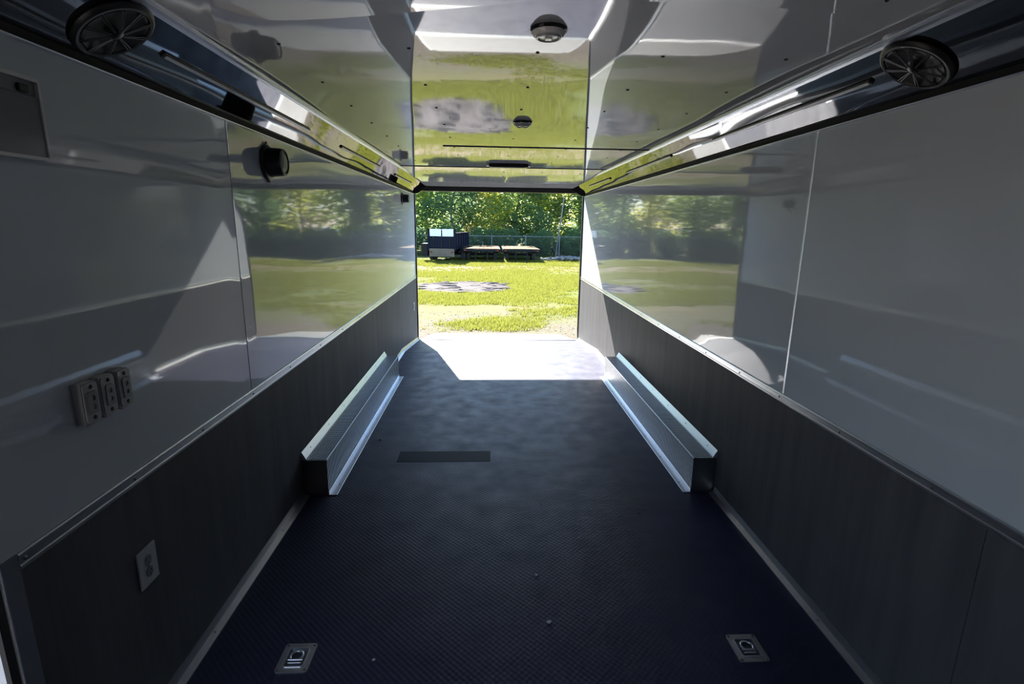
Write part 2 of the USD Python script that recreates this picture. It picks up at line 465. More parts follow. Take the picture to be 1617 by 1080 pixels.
# rear frame: posts and header
rear = tag(empty('trim_1'), 'dark rear frame around the ramp opening with a black header', kind='structure')
obj('header', rbox(-W - .1, W + .1, YR - .06, YR + .06, 2.0, 2.155, .006), dark_metal, rear)
for s in (-1, 1):
    obj('post', rbox(*sorted((s * 1.205, s * (W + .1))), YR, YR + .06, DROP - .1, 2.0, .004), dark_metal, rear)
    m = prism_y([(s * W, 1.965), (s * W, 2.115), (s * .98, 2.115), (s * .98, 2.07), (s * 1.16, 1.965)], YR - .09, YR - .05)
    obj('corner_block', m, black_plastic, rear)

# kick trims and floor trims
for n, (side, screws) in enumerate(((-1, [1.12, 1.505, 1.892, 2.323, 2.779, 3.30, 3.812, 4.33, 4.84, 5.36, 5.88, 6.40, 6.92, 7.44]), (1, [.95, 1.412, 1.849, 2.281, 2.682, 3.133, 3.60, 4.08, 4.56, 5.04, 5.52, 6.0, 6.5, 7.0, 7.5]))):
    t = tag(empty(f'trim_{n + 2}'), ('left' if side < 0 else 'right') + ' aluminium trim between white panels and kick panels', kind='structure')
    y0 = Y_DOOR + .045 if side < 0 else YF
    prof = [(0, ZK0), (.005, ZK0), (.007, ZK0 + .004), (.007, ZK0 + .010), (.0045, ZK0 + .013), (.0045, ZK1 - .013), (.007, ZK1 - .010), (.007, ZK1 - .004), (.005, ZK1), (0, ZK1)]
    obj('trim_bar', sweep([(side * (W - a), b) for a, b in prof], [(0, y0, 0), (0, YR, 0)]), alu, t)
    for y in screws:
        obj('screw', lathe([(0, .0035), (.0032, .003), (.0055, 0), (0, 0)], 10, 'x', (0, 0, 0)).apply_transform(trimesh.transformations.rotation_matrix(math.pi if side > 0 else 0, [0, 0, 1])).apply_translation((side * (W - .0044), y, (ZK0 + ZK1) / 2)), steel_screw, t)
for n, side in enumerate((-1, 1)):
    t = tag(empty(f'baseboard_{"left" if side < 0 else "right"}'), 'grey metal floor trim along the foot of the ' + ('left' if side < 0 else 'right') + ' wall', kind='structure')
    prof = [(0, 0), (.038, 0), (.038, .004), (.012, .012), (.004, .040), (0, .040)]
    for a, b in (((Y_DOOR + .05 if side < 0 else YF), 2.82), (5.26, YR)):
        pts = [(0, y, fz(y) + .0005) for y in ([a, b] if b < YB else [a, YB, b])]
        obj('trim_strip', sweep([(side * (W - .003 - x), z) for x, z in prof], pts), alu, t)
    for y in (1.31, 1.771, 2.456, 5.9, 6.9):
        obj('screw', lathe([(0, .004), (.003, .0035), (.005, 0), (0, 0)], 10).apply_translation((side * (W - .024), y, fz(y) + .008)), steel_screw, t)

# coves: black mirror-finish cornice with a metal lip below and above
for n, side in enumerate((-1, 1)):
    t = tag(empty(f'trim_{n + 4}'), 'black mirror-finish sloping cornice along the top of the ' + ('left' if side < 0 else 'right') + ' wall', kind='structure')

    def slope(U, V, d, side=side):
        # V runs 0..1 from the lower edge to the upper edge
        x = 1.214 + (1.026 - 1.214) * V
        z = 1.981 + (2.0975 - 1.981) * V
        return np.stack([side * (x - d * .527), U, z - d * .85], -1)

    obj('mirror_panel', wavy_panel(YF, YR - .05, 0, 1, slope, .0016, (1.3, 1.0), 41 + n, step=.05), cove_mat, t, smooth=40)
    obj('lower_lip', sweep([(side * W, 1.954), (side * (W - .014), 1.954), (side * (W - .014), 1.958), (side * W, 1.958)], [(0, YF, 0), (0, YR - .05, 0)]), alu_bright, t)
    obj('shadow_gap', sweep([(side * W, 1.958), (side * (W - .006), 1.958), (side * (W - .006), 1.984), (side * W, 1.984)], [(0, YF, 0), (0, YR - .05, 0)]), black_gap, t)
    obj('upper_lip', sweep([(side * 1.034, 2.100), (side * 1.008, 2.100), (side * 1.008, 2.0945), (side * 1.022, 2.0925), (side * 1.034, 2.088)], [(0, YF, 0), (0, YR - .05, 0)]), alu_bright, t)

# the ramp door lying open
ramp_L = math.hypot(9.87 - 7.86, -.5 + .18)
ramp = thing('door_2', 'lowered rear ramp door lying sunlit beyond the trailer threshold', 'ramp door', kind='structure')
RY0, RZ0, RY1, RZ1 = YR + .07, DROP - .012, 9.87, -.500


def ramp_strip(x0, x1, a, b, z0, z1):
    """A box on the ramp's slope: a, b = fractions of its length, z0, z1 = heights over its surface."""
    y = lambda t: RY0 + (RY1 - RY0) * t
    z = lambda t: RZ0 + (RZ1 - RZ0) * t
    return prism_x([(y(a), z(a) + z0), (y(b), z(b) + z0), (y(b), z(b) + z1), (y(a), z(a) + z1)], x0, x1)


obj('ramp_deck', ramp_strip(-1.14, 1.14, .01, .9, -.05, 0), ramp_mat, ramp)
obj('ramp_flap', ramp_strip(-1.08, 1.08, .905, 1.0, -.016, -.002), ramp_mat, ramp)
for s in (-1, 1):
    obj('edge_rail', ramp_strip(*sorted((s * 1.14, s * 1.175)), .01, .9, -.05, .004), alu, ramp)
obj('hinge', cyl((-1.14, RY0 - .004, RZ0 - .012), (1.14, RY0 - .004, RZ0 - .012), .010, 12), alu, ramp)

# ------------------------------------------------------------------ outside ground
ground = tag(empty('ground'), 'yellow-green field with bare gravelly earth next to the trailer', kind='structure')
gx, gy = np.meshgrid(np.linspace(-90, 90, 91), np.linspace(-30, 130, 81), indexing='ij')
gz = -.53 + .10 * (meshkit.fbm(np.stack([gx * .11, gy * .11, 0 * gx], -1), 3, 4) - .5) * np.clip((np.hypot(gx, gy - 5) - 12) / 20, 0, 1)
gi, gj = np.meshgrid(np.arange(90), np.arange(80), indexing='ij')
ga = gi * 81 + gj
gm = trimesh.Trimesh(np.stack([gx, gy, gz], -1).reshape(-1, 3), np.concatenate([np.stack([ga, ga + 81, ga + 82], -1).reshape(-1, 3), np.stack([ga, ga + 82, ga + 1], -1).reshape(-1, 3)]), process=False)
obj('earth', gm, ground_mat, ground, smooth=True)


def ground_z(x, y):
    x, y = np.asarray(x, float), np.asarray(y, float)
    return -.53 + .10 * (meshkit.fbm(np.stack([x * .11, y * .11, 0 * x], -1), 3, 4) - .5) * np.clip((np.hypot(x, y - 5) - 12) / 20, 0, 1)


# short grass tufts on the part of the field in view
def tuft(seed):
    r = np.random.default_rng(seed)
    v, f = [], []
    for k in range(14):
        a, h, w = r.uniform(0, 6.28), r.uniform(.03, .075), r.uniform(.004, .008)
        c = r.normal(0, .035, 2)
        d = np.array([math.cos(a), math.sin(a)])
        lean = d * r.uniform(0, .04)
        p = np.array([-d[1], d[0]]) * w
        v += [[*(c - p), -.01], [*(c + p), -.01], [*(c + lean), h]]
        f.append([3 * k, 3 * k + 1, 3 * k + 2])
    return trimesh.Trimesh(v, f, process=False)


grass = UsdGeom.PointInstancer.Define(stage, '/World/field_grass')
tag(grass.GetPrim(), 'short yellow-green grass tufts growing over the field behind the trailer', 'grass', kind='stuff')
used.add('/World/field_grass')
for k in range(4):
    usdkit.mesh(stage, f'/World/field_grass/tuft_{k:03d}', tuft(k), grass_mat)
    grass.GetPrototypesRel().AddTarget(f'/World/field_grass/tuft_{k:03d}')
N = 62000
py = 10.2 + (31 - 10.2) * rng.random(N) ** .85
px = rng.normal(0, .62, N) * (1.7 + py * .26) + .35
dens = meshkit.fbm(np.stack([px * .35, py * .55, 0 * px], -1), 4, 8)
near = np.clip((py - 10.2) / 5.5, 0, 1)
keep = (dens + .36 * near - .36 > .40 + .26 * (rng.random(N) - .5)) & (((px + 1.0) / 1.7) ** 2 + ((py - 17.6) / 1.7) ** 2 > .75 + .5 * rng.random(N)) & ((np.abs(py - 25.2 - .8 * np.sin(px * .7)) > 1.5) | (rng.random(N) < .22))
px, py = px[keep], py[keep]
N = len(px)
grass.CreateProtoIndicesAttr(Vt.IntArray.FromNumpy(rng.integers(0, 4, N).astype(np.int32)))
grass.CreatePositionsAttr(Vt.Vec3fArray.FromNumpy(np.stack([px, py, ground_z(px, py)], 1).astype(np.float32)))
ang = rng.uniform(0, 2 * np.pi, N)
grass.CreateOrientationsAttr([Gf.Quath(float(math.cos(a / 2)), 0, 0, float(math.sin(a / 2))) for a in ang])
sc = rng.uniform(.7, 1.5, N)
grass.CreateScalesAttr(Vt.Vec3fArray.FromNumpy(np.repeat(sc[:, None], 3, 1).astype(np.float32)))

# the rutted mud patch
mud = []
mr = np.random.default_rng(11)
th = np.linspace(0, 2 * np.pi, 33)[:-1]
rad = 1 + .42 * (meshkit.fbm(np.stack([np.cos(th) * 3.5, np.sin(th) * 3.5, 0 * th], 1), 3, 2) - .5) * 2
rings = []
for t in (1.0, .85, .6, .3):
    x, y = -1.0 + 1.65 * t * rad * np.cos(th), 17.6 + 1.5 * t * rad * np.sin(th)
    z = ground_z(x, y) + (.004 if t == 1.0 else .03 * meshkit.noise(np.stack([x * 2, y * 2, 0 * x], 1), 3) + .012)
    rings.append(np.stack([x, y, z], 1))
v = np.vstack(rings + [[[-1.0, 17.6, -.5]]]); f = []
for k in range(3):
    for i in range(32):
        j = (i + 1) % 32
        f += [[k * 32 + i, k * 32 + j, (k + 1) * 32 + j], [k * 32 + i, (k + 1) * 32 + j, (k + 1) * 32 + i]]
for i in range(32):
    f.append([96 + i, 96 + (i + 1) % 32, 128])
mp = thing('mud_patch', 'grey rutted mud patch left of centre in the grass field', 'mud')
obj('mud_bed', trimesh.Trimesh(v, f, process=False), mud_mat, mp, smooth=40)
clods = []
for k in range(70):
    a, q = mr.uniform(0, 6.28), math.sqrt(mr.random()) * 1.08
    x, y = -1.0 + 1.6 * q * math.cos(a), 17.6 + 1.5 * q * math.sin(a) * (1 if k % 3 else .4) + (0 if k % 3 else .9)
    c = trimesh.creation.icosphere(1, 1.0)
    c.vertices *= np.array([mr.uniform(.08, .3), mr.uniform(.05, .12), mr.uniform(.015, .05)])
    c.vertices += .012 * (mr.random(c.vertices.shape) - .5)
    c.apply_translation((x, y, float(ground_z(x, y)) + .015))
    clods.append(c)
obj('clods', join(clods), mud_mat, mp, smooth=60, kind='stuff')

# scattered pebbles on the bare ground before the ramp
peb = []
for k in range(420):
    x, y = mr.uniform(-2.2, 2.4), mr.uniform(9.9, 12.6)
    c = trimesh.creation.icosphere(0, 1.0)
    s_ = mr.uniform(.007, .016)
    c.vertices *= s_ * np.array([mr.uniform(.8, 1.4), mr.uniform(.8, 1.4), .6])
    c.apply_translation((x, y, -.53 + s_ * .3))
    peb.append(c)
for k in range(260):
    x, y = mr.uniform(-2.6, -1.36), mr.uniform(.2, 1.6)
    c = trimesh.creation.icosphere(0, 1.0)
    s_ = mr.uniform(.008, .02)
    c.vertices *= s_ * np.array([mr.uniform(.8, 1.4), mr.uniform(.8, 1.4), .6])
    c.apply_translation((x, y, -.53 + s_ * .3))
    peb.append(c)
tag(obj('gravel', join(peb), stone_mat), 'loose pale gravel stones on bare earth around the trailer', 'gravel', kind='stuff')

# ------------------------------------------------------------------ things inside: wheel boxes
def screw_at(p, n_axis, r=.005):
    s = lathe([(0, .003), (r * .6, .0026), (r, 0), (0, 0)], 8)
    if n_axis == 'x':
        s.apply_transform(trimesh.transformations.rotation_matrix(math.pi / 2, [0, 1, 0]))
    if n_axis == '-x':
        s.apply_transform(trimesh.transformations.rotation_matrix(-math.pi / 2, [0, 1, 0]))
    s.apply_translation(p)
    return s


def wheel_box(side, label):
    t = thing('wheel_well_box', label, 'wheel box', (side * (W - .004), 2.83, 0), group=None)
    s = -side                                   # local x: away from the wall
    wd, ht, ln, fl = .142, .222, 2.43, .048
    X = lambda a, b: sorted((s * a, s * b))
    obj('top_plate', rbox(*X(.003, wd), 0, ln, ht - .003, ht, .0008), tread_mat, t)
    obj('side_plate', rbox(*X(wd - .003, wd), 0, ln, 0.003, ht - .003, .0008), tread_mat, t)
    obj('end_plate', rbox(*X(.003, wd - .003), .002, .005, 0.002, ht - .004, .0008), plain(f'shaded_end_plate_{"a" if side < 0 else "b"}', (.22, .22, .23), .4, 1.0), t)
    obj('end_plate', rbox(*X(.003, wd - .003), ln - .005, ln - .002, 0.002, ht - .004, .0008), tread_mat, t)
    obj('wall_flange', prism_y([(s * .001, ht + .046), (s * .003, ht + .048), (s * .026, ht + .006), (s * .026, ht), (s * .001, ht)], 0, ln), alu_bright, t, label='bright smooth flange screwed to the wall')
    obj('edge_bead', rbox(*X(wd - .006, wd + .002), -.001, ln, ht - .004, ht + .002, .001), alu_bright, t, label='bright folded edge')
    obj('floor_flange', rbox(*X(wd, wd + fl), -.004, ln, 0.001, .005, .0012), alu_bright, t, label='bright smooth flange screwed to the floor')
    obj('corner_angle', rbox(*X(wd, wd + .004), -.002, ln, .005, .024, .001), alu_bright, t)
    for k in range(7):
        y = .12 + k * (ln - .24) / 6
        obj('screw', screw_at((s * (wd + fl * .6), y, .0048), 'z'), steel_screw, t)
        obj('screw', screw_at((s * .014, y, ht + .028), 'x' if s > 0 else '-x'), steel_screw, t)
    return t


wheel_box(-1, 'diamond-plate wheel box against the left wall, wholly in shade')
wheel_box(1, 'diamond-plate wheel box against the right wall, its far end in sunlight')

# ------------------------------------------------------------------ cove fittings
CO = {s: (np.array([s * 1.117, 0, 2.0413]), np.array([-s * .527, 0, -.850])) for s in (-1, 1)}   # a point of the slope and its normal


def to_cove(side, m, y, out=0.0):
    """A mesh built in local axes (x along the slope, y along the trailer, z out of the slope) placed on the cove."""
    p, n = CO[side]
    up = np.array([-side * .850, 0, .527])
    R = np.eye(4)
    R[:3, 0], R[:3, 1], R[:3, 2] = up, np.array([0, 1, 0]) , n
    if np.linalg.det(R[:3, :3]) < 0:
        R[:3, 0] *= -1
    m = m.copy()
    m.apply_transform(R)
    m.apply_translation(p * [1, 0, 1] + np.array([0, y, 0]) + n * (.004 + out))
    return m


def to_local(m, loc):
    m = m.copy(); m.apply_translation(-np.asarray(loc, float)); return m


def speaker(side, y, label):
    loc = CO[side][0] * [1, 0, 1] + np.array([0, y, 0])
    t = thing('speaker', label, 'speaker', loc)
    A = lambda name, m, mat, **k: obj(name, to_local(to_cove(side, m, y), loc), mat, t, **k)
    A('basket', lathe([(.080, -.002), (.102, -.002), (.104, .003), (.101, .009), (.095, .013), (.088, .0125), (.084, .008), (.080, .004)], 48), black_plastic, smooth=35)
    A('cone', lathe([(.086, .007), (.080, .0105), (.068, .008), (.026, .0005), (.020, .003), (.012, .006), (0, .008)], 40), black_cone, smooth=35)
    g = []
    for k in range(10):
        for d in (-.045, .045):
            a = k * math.pi / 5 + d
            a2 = k * math.pi / 5 + d * 2.0
            g.append(cyl((.087 * math.cos(a), .087 * math.sin(a), .0115), (.016 * math.cos(a2), .016 * math.sin(a2), .019), .0017, 6))
    A('grille_spokes', join(g), plain(f'speaker_spoke_{"a" if side < 0 else "b"}', (.07, .07, .075), .35, .5), label='thin grey radial grille bars')
    A('grille_hub', lathe([(0, .023), (.012, .021), (.019, .017), (.016, .012), (0, .011)], 24), black_plastic, smooth=35)


speaker(-1, 1.535, 'round black speaker with radial grille in the left black cornice')
speaker(1, 1.637, 'round black speaker with radial grille in the right black cornice')


def led_bar(side, y0, y1, label):
    loc = CO[side][0] * [1, 0, 1] + np.array([0, (y0 + y1) / 2, 0])
    t = thing('light_bar', label, 'light bar', loc, group=None)
    L = (y1 - y0) / 2
    yc = (y0 + y1) / 2
    obj('housing', to_local(to_cove(side, rbox(-.0095, .0095, -L, L, -.003, .004, .0012), yc), loc), dark_metal, t)
    obj('diffuser', to_local(to_cove(side, rbox(-.006, .006, -L + .008, L - .008, .004, .0072, .0015), yc), loc), lens_white, t, label='pale frosted strip')


for side, word in ((-1, 'left'), (1, 'right')):
    d = .08 if side > 0 else 0
    led_bar(side, 1.745 + d, 3.04 + d * .5, f'unlit slim light bar nearest the speaker in the {word} cornice')
    led_bar(side, 3.66 + d * 1.5, 4.90 + d, f'unlit slim light bar midway along the {word} cornice')
    led_bar(side, 5.66, 6.80, f'unlit slim light bar nearest the rear opening in the {word} cornice')


# ------------------------------------------------------------------ ceiling lamps
def dome_lamp(x, y, label):
    t = thing('dome_lamp', label, 'ceiling lamp', (x, y, ZC), group=None)
    obj('base_ring', lathe([(.042, .001), (.052, .001), (.0528, -.003), (.0515, -.0065), (.048, -.008), (.042, -.006)], 48), gloss_black, t, smooth=35)
    obj('lens', lathe([(.0475, -.006), (.0475, -.010), (.044, -.0165), (.0385, -.0205), (.033, -.0195), (.029, -.0215), (.024, -.0225), (0, -.0235)], 40), clear_lens, t, smooth=35)
    obj('lens_ring', lathe([(.0365, -.019), (.0345, -.0245), (.030, -.0255), (.0285, -.021)], 40), lamp_ring, t, smooth=35)
    obj('led_puck', rbox(-.011, .011, -.011, .011, -.0275, -.0225, .002), clear_lens, t)


dome_lamp(.021, 1.631, 'large looking round silver ceiling lamp with black rim, nearest the camera')
dome_lamp(.033, 3.024, 'small looking round ceiling lamp farther towards the rear opening')
hl = thing('ceiling_lamp', 'flat dark rectangular lamp on the ceiling close to the rear opening', 'ceiling lamp', (.03, 5.07, ZC))
obj('housing', rbox(-.180, .180, -.050, .055, -.030, .001, .006), dark_metal, hl)
obj('diffuser', rbox(-.155, .155, -.035, .035, -.034, -.029, .003), grey_plastic, hl)
for s in (-1, 1):
    obj('end_bracket', rbox(*sorted((s * .180, s * .205)), -.03, .03, -.022, .001, .003), alu_bright, hl, label='pale metal end bracket')


# ------------------------------------------------------------------ fittings on the left wall
def wall_cup(y, z, k, label):
    t = thing('wall_spotlight', label, 'wall lamp', (-W, y, z))
    obj('mounting_flange', lathe([(0, .0025), (.078 * k, .0025), (.083 * k, .006), (.080 * k, .012), (.066 * k, .020), (0, .020)], 40, 'x'), black_plastic, t, smooth=35)
    obj('cup_body', lathe([(0, .016), (.068 * k, .016), (.067 * k, .03), (.064 * k, .07), (.061 * k, .086), (.052 * k, .0885), (.050 * k, .082), (0, .080)], 40, 'x'), black_plastic, t, smooth=35)
    obj('lens', lathe([(.050 * k, .082), (.040 * k, .086), (.02 * k, .089), (0, .090), (0, .081), (.05 * k, .080)], 32, 'x'), grey_plastic, t, smooth=35, label='grey round front lens')
    for s in (-1, 1):
        obj('screw_tab', prism_x([(-.012 * k, s * .078 * k), (.012 * k, s * .078 * k), (.004 * k, s * .094 * k), (-.004 * k, s * .094 * k)], .003, .010), black_plastic, t)


wall_cup(2.702, 1.836, 1.0, 'black cup-shaped spotlight on the left wall nearest the camera')
wall_cup(6.70, 1.845, .78, 'small black cup-shaped spotlight on the left wall beside the rear opening')

# fuse panel at the left edge
fp = thing('fuse_panel', 'pale grey framed fuse panel at the left edge of the wall', 'fuse panel', (-W, 1.235, 1.785))
fr = sbox(-.145, -.092, .145, .092).buffer(-.012).buffer(.012)
obj('frame', prism_x(fr.difference(sbox(-.138, -.084, .138, .083)), .003, .018), clear_lens, fp)
obj('door', prism_x(sbox(-.138, -.084, .138, .050), .003, .0145), plain('smoked_grey_door', (.20, .205, .21), .12), fp, label='smooth smoky grey door')
obj('top_band', prism_x(sbox(-.138, .052, .138, .083), .003, .010), grey_plastic, fp)
obj('latch', rbox(.010, .019, .085, .112, .055, .072, .002), black_plastic, fp, label='small black latch')


# three surface outlet boxes
def outlet_box(y, label):
    t = thing('outlet_box', label, 'outlet box', (-W, y, 1.087), group=None)
    sh = sbox(-.028, -.056, .028, .056).buffer(-.014).buffer(.014)
    obj('body', join(prism_x(sh.union(sbox(-.028, -.056, 0, .056)), .003, .026), prism_x(sh.union(sbox(-.026, -.054, 0, .054)).buffer(-.003), .026, .030)), off_white, t)
    obj('socket_face', join(prism_x(sbox(-.014, -.030, .016, .030).buffer(-.006).buffer(.006).difference(Point(.001, .012).buffer(.007)).difference(Point(.001, -.012).buffer(.007)), .030, .034)), grey_plastic, t)
    for z in (.042, -.042):
        obj('screw', lathe([(0, .0335), (.004, .033), (.006, .030), (0, .030)], 10, 'x', (0, .002, z)), screw_mat, t)
    obj('release_tab', rbox(.004, .020, -.012, .012, -.064, -.056, .002), off_white, t)


outlet_box(1.360, 'white outlet box nearest the side door, front one of the row of three')
outlet_box(1.424, 'white outlet box in the middle of the row of three')
outlet_box(1.490, 'white outlet box last of the row of three, towards the rear opening')


# flat outlet plates on the kick panel
def wall_plate(y, z, ry, rz, label, sockets):
    t = thing('wall_outlet', label, 'outlet', (-W + .003, y, z))
    obj('cover_plate', rbox(0, .006, -ry, ry, -rz, rz, .0025), white_plastic, t)
    if sockets:
        for s in (-1, 1):
            sh = Point(0, s * .020).buffer(.0165).intersection(sbox(-.0135, s * .020 - .02, .0135, s * .020 + .02))
            for q in ((-.006, .004), (.006, .004)):
                sh = sh.difference(sbox(q[0] - .0013, s * .020 + q[1] - .004, q[0] + .0013, s * .020 + q[1] + .004))
            sh = sh.difference(Point(0, s * .020 - .008).buffer(.0025))
            obj('socket', prism_x(sh, .006, .0085), grey_plastic, t)
        obj('screw', lathe([(0, .0085), (.002, .008), (.0035, .006), (0, .006)], 10, 'x'), steel_screw, t)
    else:
        obj('rocker', rbox(.006, .010, -.016, .016, -.033, .033, .002), white_plastic, t)


wall_plate(1.500, .497, .044, .064, 'white duplex outlet plate on the black kick panel in the left foreground', True)
wall_plate(7.452, .393, .036, .060, 'small white switch plate on the left kick panel beside the rear opening', False)


# floor tie-down rings
def tie_down(x, label, rot):
    t = thing('tie_down_ring', label, 'tie-down ring', (x, 1.645, .0), 0)
    outer = sbox(-.058, -.066, .058, .066).buffer(-.012).buffer(.012)
    inner = sbox(-.038, -.044, .038, .044).buffer(-.01).buffer(.01)
    m = trimesh.creation.extrude_polygon(outer.difference(inner), .004, engine='earcut')
    m.apply_translation((0, 0, .0005))
    obj('flange', m, alu, t)
    lip = trimesh.creation.extrude_polygon(inner.difference(inner.buffer(-.004)), .007, engine='earcut')
    lip.apply_translation((0, 0, .0005))
    obj('pan_lip', lip, alu_bright, t)
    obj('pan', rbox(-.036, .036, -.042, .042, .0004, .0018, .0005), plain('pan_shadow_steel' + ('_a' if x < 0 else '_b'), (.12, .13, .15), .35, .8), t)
    a = np.linspace(-.75 * np.pi, .75 * np.pi, 24)
    pts = np.stack([.022 * np.sin(a), .004 + .022 * np.cos(a), 0 * a + .0075], 1)
    ring = tube(pts, .0045, 8)
    bar = cyl((-.026, -.0125, .0070), (.026, -.0125, .0070), .004, 8)
    obj('ring', join(ring, bar), alu_bright, t, smooth=True)
    obj('strap', rbox(-.024, .024, -.026, -.019, .0018, .006, .001), alu_bright, t)
    for sx in (-1, 1):
        for sy in (-1, 1):
            obj('screw', screw_at((sx * .048, sy * .056, .0044), 'z', .006), steel_screw, t)


tie_down(-.842, 'square recessed tie-down ring in the left foreground floor', 0)
tie_down(.842, 'square recessed tie-down ring in the right foreground floor', 0)

# paper scraps
paper = plain('white_paper_scrap', (.7, .7, .7), .8)
for x, y, s_, lab in ((.103, 1.797, .009, 'brightest white scrap, right of the floor centre in the foreground'), (-.559, 1.628, .006, 'tiny pale scrap beside the left tie-down ring'),
                      (.077, 2.086, .007, 'faint pale scrap behind the brightest scrap on the floor'), (.698, 2.60, .006, 'dark crumb near the front end of the right wheel box'),
                      (-.94, 3.627, .007, 'small dark crumb near the left wheel box flange')):
    c = trimesh.creation.icosphere(1, 1.0)
    c.vertices *= np.array([1.2, .8, .5]) * s_
    c.vertices += .25 * s_ * (np.random.default_rng(int(abs(x) * 1000)).random(c.vertices.shape) - .5)
    c.apply_translation((0, 0, -c.bounds[0, 2]))
    e = thing('scrap', lab, 'scrap', (x, y, .0003))
    obj('crumb', c, black_plastic if 'dark' in lab else paper, e)

# ------------------------------------------------------------------ outside: parked trailers
def wheel(parent, x, y, r=.34, w=.2, z0=0.0):
    tm = lathe([(r * .55, -w / 2), (r * .92, -w / 2), (r, -w * .32), (r, w * .32), (r * .92, w / 2), (r * .55, w / 2)], 28, 'x', (x, y, r + z0))
    wh = obj('wheel', tm, tyre_mat, parent, smooth=35)
    rm = lathe([(0, -w * .3), (r * .5, -w * .36), (r * .58, -w * .48), (r * .58, w * .48), (r * .5, w * .36), (0, w * .3)], 20, 'x', (x, y, r + z0))
    obj('rim', rm, rim_mat, wh, smooth=35)


def flatbed(x, y, label):
    z = float(ground_z(x, y))
    t = thing('flatbed_trailer', label, 'trailer', (x, y, z), group=None)
    H = .70
    for k in range(9):
        x0 = -.98 + k * .2178
        obj('deck_board', rbox(x0 + .004, x0 + .214, .0, 4.6, H, H + .045, .006), deck_mat, t)
    obj('rear_rail', rbox(-1.0, 1.0, -.07, -.002, H - .12, H + .02, .008), black_paint, t)
    for s in (-1, 1):
        obj('side_rail', rbox(*sorted((s * .985, s * 1.045)), -.05, 4.62, H - .10, H + .03, .008), black_paint, t)
        obj('beam', rbox(*sorted((s * .44, s * .52)), .0, 5.4, H - .2, H - .002, .008), black_paint, t)
        for yy in (1.4, 2.25):
            wheel(t, s * .78, yy, .33)
        obj('fender', prism_x([(.98, .45), (1.05, .72), (2.6, .72), (2.67, .45), (2.63, .45), (2.58, .69), (1.07, .69), (1.02, .45)], *sorted((s * .66, s * .96))), black_paint, t)
        obj('tail_lamp', rbox(*sorted((s * .86, s * .95)), -.085, -.069, H - .09, H - .03, .004), plain('red_tail_lens' + f'_{len(used)}', (.35, .02, .02), .2), t)
        obj('ramp_leg', rbox(*sorted((s * .30, s * .36)), -.03, .04, .02, H - .2, .006), black_paint, t)
    obj('axle', join(cyl((-.7, 1.4, .33), (.7, 1.4, .33), .045, 10), cyl((-.7, 2.25, .33), (.7, 2.25, .33), .045, 10)), black_paint, t)
    obj('jack', join(cyl((0, 5.7, 0), (0, 5.7, .95), .035, 10), bx(-.09, .09, 5.61, 5.79, 0, .02)), fence_mat, t)
    obj('tongue', join(rbox(-.05, .05, 4.6, 6.1, H - .22, H - .1, .006)), black_paint, t)


flatbed(-.58, 29.6, 'black flatbed trailer with tan plank deck beside the tall dark trailer')
flatbed(1.66, 29.7, 'black flatbed trailer with tan plank deck in front of the chain-link fence')

dx, dy = -2.75, 29.4
dt = thing('dump_trailer', 'tall dark dump trailer with two white sheets parked at the left of the field', 'trailer', (dx, dy, float(ground_z(dx, dy))), -8)
obj('tub_floor', rbox(-.76, .76, 0, 3.9, .66, .74, .01), black_paint, dt)
for s in (-1, 1):
    obj('side_wall', rbox(*sorted((s * .70, s * .76)), .02, 3.9, .74, 1.50, .008), navy_paint, dt)
    for k in range(6):
        obj('stake', rbox(*sorted((s * .76, s * .82)), .1 + k * .72, .18 + k * .72, .66, 1.50, .006), navy_paint, dt)
    obj('top_rail', rbox(*sorted((s * .69, s * .80)), .0, 3.92, 1.50, 1.58, .01), navy_paint, dt)
    obj('corner_post', rbox(*sorted((s * .69, s * .78)), -.06, .04, .60, 1.80, .008), navy_paint, dt)
    wheel(dt, s * .93, 1.5, .36, .22)
    wheel(dt, s * .93, 2.35, .36, .22)
    obj('fender', prism_x([(1.02, .5), (1.1, .80), (2.75, .80), (2.83, .5), (2.78, .5), (2.7, .76), (1.14, .76), (1.07, .5)], *sorted((s * .82, s * 1.06))), black_paint, dt)
    obj('white_sheet', rbox(*sorted((s * .03, s * .66)), -.045, -.015, 1.36, 1.77, .006), white_sheet, dt, label='white sheet above the tailgate')
    obj('tail_lamp', rbox(*sorted((s * .52, s * .66)), -.075, -.045, .48, .56, .005), plain('red_lamp_lens' + ('_a' if s < 0 else '_b'), (.35, .02, .02), .2), dt)
obj('tailgate', rbox(-.69, .69, -.04, .01, .74, 1.34, .01), navy_paint, dt)
obj('lower_panel', rbox(-.70, .70, -.075, -.03, .28, .72, .01), tan_panel, dt, label='rusty tan panel under the tailgate')
obj('gate_bar', rbox(-.69, .69, -.065, -.038, 1.34, 1.38, .006), navy_paint, dt)
obj('tool_box', rbox(-1.16, -.80, .0, .62, .30, .98, .02), black_paint, dt, label='black box beside the tailgate')
obj('tailgate_rib', join([rbox(x - .03, x + .03, -.07, -.03, .76, 1.33, .006) for x in (-.45, 0, .45)]), black_paint, dt)
obj('tarp_roll', cyl((-.2, .5, 1.62), (-.2, 3.8, 1.62), .12, 14), navy_paint, dt)
obj('axle', join(cyl((-.85, 1.5, .36), (.85, 1.5, .36), .05, 10), cyl((-.85, 2.35, .36), (.85, 2.35, .36), .05, 10)), black_paint, dt)
obj('frame', join(rbox(-.45, -.35, 0, 4.2, .42, .66, .008), rbox(.35, .45, 0, 4.2, .42, .66, .008), rbox(-.05, .05, 3.9, 5.4, .46, .58, .008)), black_paint, dt)
obj('jack', join(cyl((0, 5.0, 0), (0, 5.0, .9), .04, 10), bx(-.1, .1, 4.9, 5.1, 0, .02)), fence_mat, dt)

